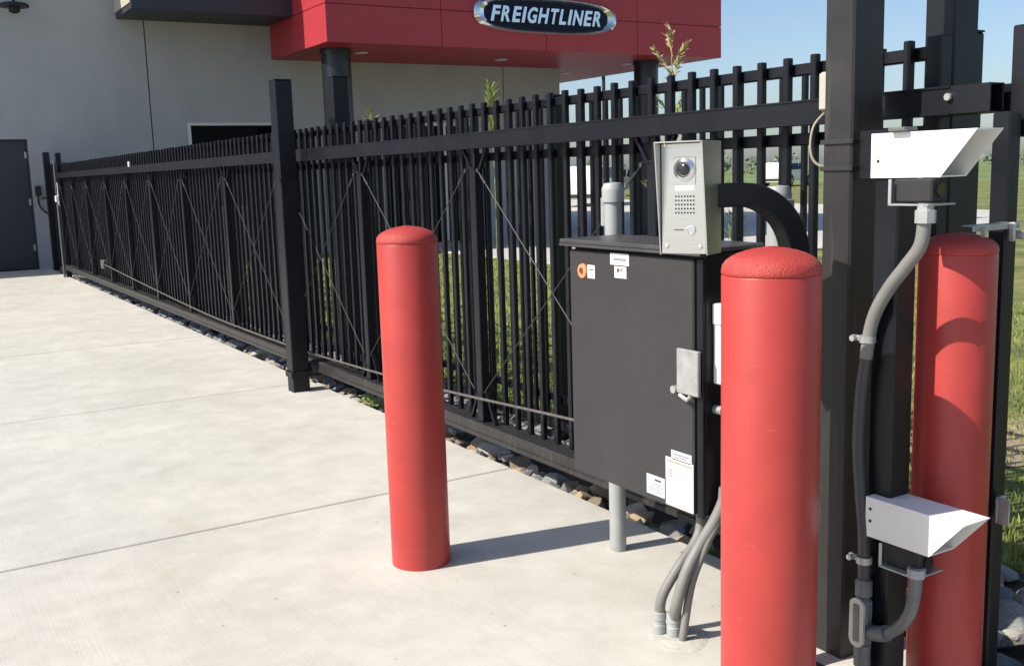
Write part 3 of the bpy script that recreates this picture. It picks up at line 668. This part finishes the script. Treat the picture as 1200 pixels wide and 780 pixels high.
MB().box((2.0735, 1.711, .205), (2.0762, 1.729, .307), .002).obj('cover_rib', M['fitting'], cv)
MB().sweep([(2.105, 1.721, -0.020), (2.105, 1.721, 0.138)], .016, 14).obj('lower_tube', M['conduit_dark'], cd, 60)
MB().sweep([(2.105, 1.705, 0.231), (2.105, 1.679, 0.234), (2.105, 1.655, 0.242), (2.105, 1.645, 0.248)], .021, 14).obj('elbow', M['fitting'], cd, 40)
MB().sweep(spline([(2.105, 1.664, 0.237), (2.105, 1.637, 0.252), (2.105, 1.601, 0.287), (2.105, 1.576, 0.334), (2.105, 1.564, 0.393), (2.105, 1.563, 0.449)], 8), .0155, 14).obj('branch_tube', M['fitting'], cd, 60)
MB().lathe([(.022, .0), (.022, .022)], 8, (2.105, 1.563, 0.427)).obj('connector', M['galv'], cd, 40)

# ------------------------------------------------------------------ rock bed under the gate
bed = MB()
nxg, nyg = 5, 60; vs = []; fs = []
for j in range(nyg + 1):
    for i in range(nxg + 1): vs.append((2.555 + .85 * i / nxg, -1 + 20.8 * j / nyg, -.10 + .05 * (i / nxg) ** 2 + rnd.uniform(-.008, .008)))
for j in range(nyg):
    for i in range(nxg): k = j * (nxg + 1) + i; fs.append((k, k + 1, k + nxg + 2, k + nxg + 1))
bed = bed.add(vs, fs).obj('rock_bed', M['soil']); tag(bed, kind='structure')
stone_me = []
for v in range(15):
    b = bmesh.new(); sx, sy_, sz = rnd.uniform(.75, 1.25), rnd.uniform(.65, 1.1), rnd.uniform(.5, .8)
    for k in range(15):
        d_ = Vector((rnd.gauss(0, 1), rnd.gauss(0, 1), rnd.gauss(0, 1))).normalized() * rnd.uniform(.85, 1.05)
        b.verts.new((d_.x * sx, d_.y * sy_, d_.z * sz))
    r_ = bmesh.ops.convex_hull(b, input=b.verts[:]); bmesh.ops.delete(b, geom=[g_ for g_ in r_['geom_interior'] if isinstance(g_, bmesh.types.BMVert)], context='VERTS')
    bmesh.ops.bevel(b, geom=b.edges[:], offset=.09, segments=1, affect='EDGES', clamp_overlap=True)
    me = bpy.data.meshes.new('stone'); b.to_mesh(me); b.free(); me.materials.append(STONES[v % 5]); stone_me.append(me)
def put_stone(x, y, z, s_):
    o = put('stone', stone_me[rnd.randrange(15)], bed, (x, y, z)); o.scale = (s_, s_, s_ * rnd.uniform(.8, 1.1))
    o.rotation_euler = (rnd.uniform(-.4, .4), rnd.uniform(-.4, .4), rnd.uniform(0, 6.28))
n = 0
y = 1.2
while y < 8.6 and n < 190:                      # the row against the slab edge and the one behind it
    put_stone(2.60 + rnd.uniform(-.01, .03), y, -.045 + rnd.uniform(-.02, .015), rnd.choice((.035, .045, .05, .06, .085))); n += 1
    put_stone(2.71 + rnd.uniform(-.04, .04), y + .05, -.04 + rnd.uniform(-.02, .02), rnd.choice((.04, .05, .065, .095))); n += 1
    y += rnd.uniform(.065, .105)
for (x, yy, s_) in ((2.72, 1.60, .11), (2.93, 1.86, .13), (2.86, 1.62, .12), (3.05, 2.0, .11), (3.15, 1.75, .12), (2.66, 1.42, .08), (2.98, 1.60, .09), (3.2, 2.1, .1), (2.80, 1.82, .08), (3.12, 1.9, .08), (2.78, 1.44, .1)):
    put_stone(x, yy, -.03, s_); n += 1
while n < 298:
    put_stone(rnd.uniform(2.78, 3.38), rnd.uniform(.9, 4.6), -.045 + rnd.uniform(-.02, .02), rnd.uniform(.04, .085)); n += 1
rest = MB()
for k in range(900):
    me = stone_me[rnd.randrange(15)]; x = rnd.uniform(2.6, 3.40); yy = rnd.uniform(4.4, 19.4)
    if x < 2.8 and yy < 8.5: continue
    s_ = rnd.uniform(.04, .075); Rz = Matrix.Rotation(rnd.uniform(0, 6.28), 3, 'Z')
    rest.add([Rz @ (v.co * s_) + Vector((x, yy, -.05)) for v in me.vertices], [tuple(p_.vertices) for p_ in me.polygons])
tag(rest.obj('stone_fill', STONES[0], bed), kind='stuff')

# ------------------------------------------------------------------ planting
def blades(mb, n, fx, fy, hmin, hmax, wid=.004, zz=-.05, lean=.5):
    for k in range(n):
        x, y_ = fx(), fy(); a = rnd.uniform(0, 6.28); h = rnd.uniform(hmin, hmax); l_ = h * rnd.uniform(0, lean); b_ = rnd.uniform(0, 6.28)
        dx, dy = wid * math.cos(a), wid * math.sin(a); ex, ey = l_ * math.cos(b_), l_ * math.sin(b_); o = len(mb.v)
        mb.v += [(x - dx, y_ - dy, zz), (x + dx, y_ + dy, zz), (x + ex * .4 + dx * .7, y_ + ey * .4 + dy * .7, zz + h * .6), (x + ex * .4 - dx * .7, y_ + ey * .4 - dy * .7, zz + h * .6), (x + ex, y_ + ey, zz + h)]
        mb.f += [(o, o + 1, o + 2, o + 3), (o + 3, o + 2, o + 4)]
def raw(mb, name, m):
    me = bpy.data.meshes.new(name); me.from_pydata(mb.v, [], mb.f); me.materials.append(m); return put(name, me)
gb = MB()
def gx_(): return 3.4 + 6.5 * rnd.random() ** 1.8
blades(gb, 42000, gx_, lambda: rnd.uniform(1.6, 8.5), .022, .048, .0045, -.052)
blades(gb, 16000, gx_, lambda: rnd.uniform(8.5, 18), .03, .055, .007, -.052)
tag(raw(gb, 'grass', M['blade']), kind='stuff')
def spike(x, y, h, label, n=150, wide=.085, leaf=.13, tan=.45, z0=.9, fan=.5):
    t = thing('ornamental_grass', label, 'plant', (x, y, -.05))
    MB().sweep([(x, y, -.06), (x + .01, y, h * .6), (x, y + .005, h * .97)], .005, 6, radii=[.003, .003, .002]).obj('stem', M['reed'], t)
    gr, tn = MB(), MB()
    for k in range(n):
        f = k / n; z = z0 + (h - z0 - leaf * .6) * f; w_ = wide * (1 - .55 * f) * rnd.uniform(.4, 1.1); a = rnd.uniform(0, 6.28); l_ = leaf * rnd.uniform(.6, 1.15) * (1 - .35 * f)
        d_ = Vector((math.cos(a) * fan, math.sin(a) * fan, 1)).normalized(); sd_ = Vector((-math.sin(a), math.cos(a), 0)) * rnd.uniform(.0022, .0055)
        p0 = Vector((x, y, z)) + Vector((math.cos(a), math.sin(a), .3)) * w_ * .45; p1 = p0 + d_ * l_ * .5; p2 = p0 + d_ * l_ + Vector((math.cos(a), math.sin(a), -.3)) * l_ * .18
        m_ = tn if f > 1 - tan * rnd.uniform(.75, 1.25) else gr; o = len(m_.v)
        m_.v += [tuple(p0), tuple(p1 + sd_), tuple(p2), tuple(p1 - sd_)]; m_.f.append((o, o + 1, o + 2, o + 3))
        if k % 2 == 0 and w_ > .02: m_.add(MB().bar((x, y, z - .03), p0, .003).v, MB().box((0, 0, 0), (1, 1, 1)).f)
    if gr.v: gr.obj('leaves', M['reed'], t)
    if tn.v: tn.obj('plume', M['plume'], t)
    return t
def panicle(x, y, h, label):
    t = thing('ornamental_grass', label, 'plant', (x, y, -.05))
    MB().sweep([(x, y, -.06), (x + .012, y, h * .6), (x - .004, y + .006, h * .93)], .005, 6, radii=[.008, .006, .002]).obj('stem', M['reed'], t)
    def leaflet(m_, p0, d_, l_, w_):
        sd_ = d_.cross(Vector((rnd.gauss(0, 1), rnd.gauss(0, 1), rnd.gauss(0, 1)))).normalized() * w_; o = len(m_.v)
        p1 = p0 + d_ * l_ * .45; p2 = p0 + d_ * l_ - Vector((0, 0, l_ * .12))
        m_.v += [tuple(p0), tuple(p1 + sd_), tuple(p2), tuple(p1 - sd_)]; m_.f.append((o, o + 1, o + 2, o + 3))
    lv, tn = MB(), MB()
    for i in range(26):
        f = i / 25; z = .95 + (h - .16 - .95) * f; a = i * 2.4 + rnd.uniform(-.5, .5); pit = rnd.uniform(.75, 1.15); L_ = (.26 - .15 * f) * rnd.uniform(.75, 1.2)
        d_ = Vector((math.cos(a) * math.cos(pit), math.sin(a) * math.cos(pit), math.sin(pit))); p0 = Vector((x, y, z)); m_ = tn if f > .70 + rnd.uniform(-.08, .08) else lv
        m_.add(MB().bar(p0, p0 + d_ * L_, .0035).v, MB().box((0, 0, 0), (1, 1, 1)).f)
        for j in range(30):
            q = p0 + d_ * L_ * rnd.uniform(.30, 1.02); e = (d_ * 1.1 + Vector((rnd.gauss(0, .45), rnd.gauss(0, .45), rnd.gauss(0, .3)))).normalized()
            leaflet(m_, q, e, rnd.uniform(.025, .06), rnd.uniform(.003, .006))
    lv.obj('leaves', M['reed'], t); tn.obj('plume', M['plume'], t)
    return t
panicle(3.50, 4.11, 2.20, 'tall feathery ornamental grass rising above the pickets right of the oval sign')
spike(3.52, 5.95, 2.06, 'yellow green plant tip showing above the pickets below the oval sign', 170, .10, .12, .0, 1.68, .5)
spike(3.60, 8.05, 2.04, 'small far plant tip above the pickets beside the round column', 50, .09, .15, .0, 1.72, .7)
spike(3.45, 3.62, 1.42, 'low yellow green plant behind the pickets next to the intercom', 260, .12, .13, .0, .4, .5)
wd = thing('weed', 'small bright green weed growing at the slab edge left of the bollard', 'plant', (2.60, 6.05, -.02))
mb = MB()
for k in range(46):
    a = rnd.uniform(0, 6.28); r0 = rnd.uniform(.0, .09); c_ = Vector((2.585 + r0 * math.cos(a) * .5, 6.05 + r0 * 1.8 * math.sin(a), rnd.uniform(-.02, .05))); b_ = rnd.uniform(0, 6.28)
    u = Vector((math.cos(b_), math.sin(b_), rnd.uniform(-.1, .6))) * .030; v_ = Vector((-math.sin(b_), math.cos(b_), rnd.uniform(-.2, .3))) * .012; o = len(mb.v)
    mb.v += [tuple(c_), tuple(c_ + u * .5 + v_), tuple(c_ + u), tuple(c_ + u * .5 - v_)]; mb.f.append((o, o + 1, o + 2, o + 3))
mb.obj('leaves', M['leaf'], wd)

# ------------------------------------------------------------------ beyond the fence
def car(x, y, rz, paint, label, L_=4.6, H=1.6, Wd=1.85, suv=True):
    t = thing('parked_car', label, 'car', (x, y, -.016), 'cars parked beyond the fence', rz)
    def P_(mb, name, m, par=None, sm=None):
        o = put(name, mb.mesh(name, m, sm), None); o.parent = par or t; return o
    h = H
    low = [(-L_ / 2, .45), (-L_ / 2 + .05, .95), (-L_ / 2 + .15, 1.02 * h / 1.6), (-.9, 1.05 * h / 1.6), (.9, .98 * h / 1.6), (L_ / 2 - .35, .88 * h / 1.6), (L_ / 2 - .03, .72), (L_ / 2, .42)]
    def arch(cx):
        return [(cx + .40 * math.cos(a), .33 + .40 * math.sin(a)) for a in [k * PI / 8 for k in range(9)]]
    bot = [(L_ / 2 - .04, .27)] + arch(L_ / 2 - .85) + arch(-L_ / 2 + .85) + [(-L_ / 2 + .04, .27)]
    poly = low + bot
    P_(MB().prism(poly, Wd, lambda u, v, w_: (u, w_ - Wd / 2, v)), 'body', paint)
    cab = [(-L_ / 2 + .18 if suv else -L_ / 2 + .75, 1.03 * h / 1.6), (-L_ / 2 + .5 if suv else -1.0, h - .03), (-.6, h), (.35, h - .03), (1.15, .97 * h / 1.6)]
    mb = MB(); n_ = len(cab)
    vs_ = [(u, s_ * (Wd / 2 - (.03 if v < h * .75 else .20)), v) for s_ in (-1, 1) for u, v in cab]
    mb.add(vs_, [tuple(range(n_)), tuple(range(2 * n_ - 1, n_ - 1, -1))] + [(k, n_ + k, n_ + (k + 1) % n_, (k + 1) % n_) for k in range(n_)])
    P_(mb, 'cabin', paint)
    for s_ in (-1, 1):
        a0 = cab[0][0] + .42; zt_ = h - .10; zl = 1.09 * h / 1.6
        for (u0, u1) in ((a0, -.15), (-.08, .62)):
            yl_, yt_ = s_ * (Wd / 2 - .03 + .012), s_ * (Wd / 2 - .155)
            P_(MB().add([(u0, yl_, zl), (u1 + (.2 if u1 > .3 else 0), yl_, zl), (u1 - (.12 if u1 > .3 else 0), yt_, zt_), (u0 + .08, yt_, zt_)], [(0, 1, 2, 3)]), 'side_window', M['glass'])
    P_(MB().add([(cab[4][0] - .03 + .02, -.75, 1.02 * h / 1.6), (cab[4][0] - .01, .75, 1.02 * h / 1.6), (cab[3][0] + .10, .62, h - .08), (cab[3][0] + .10, -.62, h - .08)], [(0, 1, 2, 3)]), 'windscreen', M['glass'])
    for cx in (L_ / 2 - .85, -L_ / 2 + .85):
        for s_ in (-1, 1):
            w_ = P_(MB().lathe([(.20, -.09), (.33, -.09), (.345, 0), (.33, .09), (.2, .09)], 24, (cx, s_ * (Wd / 2 - .10), .33), 'y'), 'wheel', M['tyre'], None, 40)
            P_(MB().lathe([(.05, -.095), (.195, -.092), (.195, .092), (.05, .095)], 16, (cx, s_ * (Wd / 2 - .10), .33), 'y'), 'rim', M['steel'], w_, 40)
    for s_ in (-1, 1):
        P_(MB().box((L_ / 2 - .12, s_ * .72 - .14, .66), (L_ / 2 + .005, s_ * .72 + .14, .78), .02), 'headlight', M['lamp_lens'])
        P_(MB().box((-L_ / 2 - .005, s_ * .76 - .1, .80), (-L_ / 2 + .1, s_ * .76 + .1, .98), .02), 'tail_light', M['tail'])
    P_(MB().box((L_ / 2 - .02, -.8, .36), (L_ / 2 + .03, .8, .48), .03).box((-L_ / 2 - .03, -.8, .36), (-L_ / 2 + .02, .8, .5), .03), 'bumper', M['rubber'])
    return t
car(25.4, 35.0, math.radians(40), M['carwhite'], 'white car parked beyond the fence, behind the grey capped pipe', 4.7, 1.62)
car(33.0, 47.5, math.radians(35), M['carblue'], 'blue car parked farther back behind the white car', 4.8, 1.75)
car(35.5, 45.2, math.radians(-50), M['cargrey'], 'dark grey car parked right of the white car beyond the fence', 4.6, 1.5, suv=False)
car(52.0, 49.5, math.radians(20), M['carwhite'], 'distant white car on the grass side, seen between pickets left of the strapped post', 4.6, 1.55)
lp = thing('light_pole', 'thin grey light pole rising beside the canopy corner', 'street light', (20.9, 28.1, 0))
MB().sweep([(20.92, 28.06, -.05), (20.92, 28.06, 4.6)], .07, 10, radii=[.08, .06]).obj('pole', M['fascia'], lp, 60)
MB().box((20.7, 27.9, -.05), (21.14, 28.22, .5), .03).obj('pole_base', M['lot'], lp)
MB().box((20.6, 27.98, 4.55), (21.1, 28.16, 4.66), .02).obj('lamp_head', M['fascia'], lp)
# far trees as one strip on the horizon
tr = MB(); r2 = random.Random(3)
for k in range(70):
    a = math.radians(r2.uniform(20, 75)); D = r2.uniform(150, 240); cx, cy = D * math.cos(a), D * math.sin(a); hh = r2.uniform(1.6, 3.8)
    for j in range(60):
        u = Vector((r2.gauss(0, 1), r2.gauss(0, 1), r2.gauss(0, .8))); u = u.normalized() * r2.uniform(.4, 1); c_ = Vector((cx + u.x * hh * .9, cy + u.y * hh * .9, hh * .5 + u.z * hh * .5)); s_ = hh * .16
        e1 = Vector((r2.gauss(0, 1), r2.gauss(0, 1), r2.gauss(0, 1))).normalized() * s_; e2 = e1.orthogonal().normalized() * s_
        o = len(tr.v); tr.v += [tuple(c_ - e1), tuple(c_ + e2), tuple(c_ + e1), tuple(c_ - e2)]; tr.f.append((o, o + 1, o + 2, o + 3))
tag(raw(tr, 'far_trees', M['treefar']), kind='stuff')
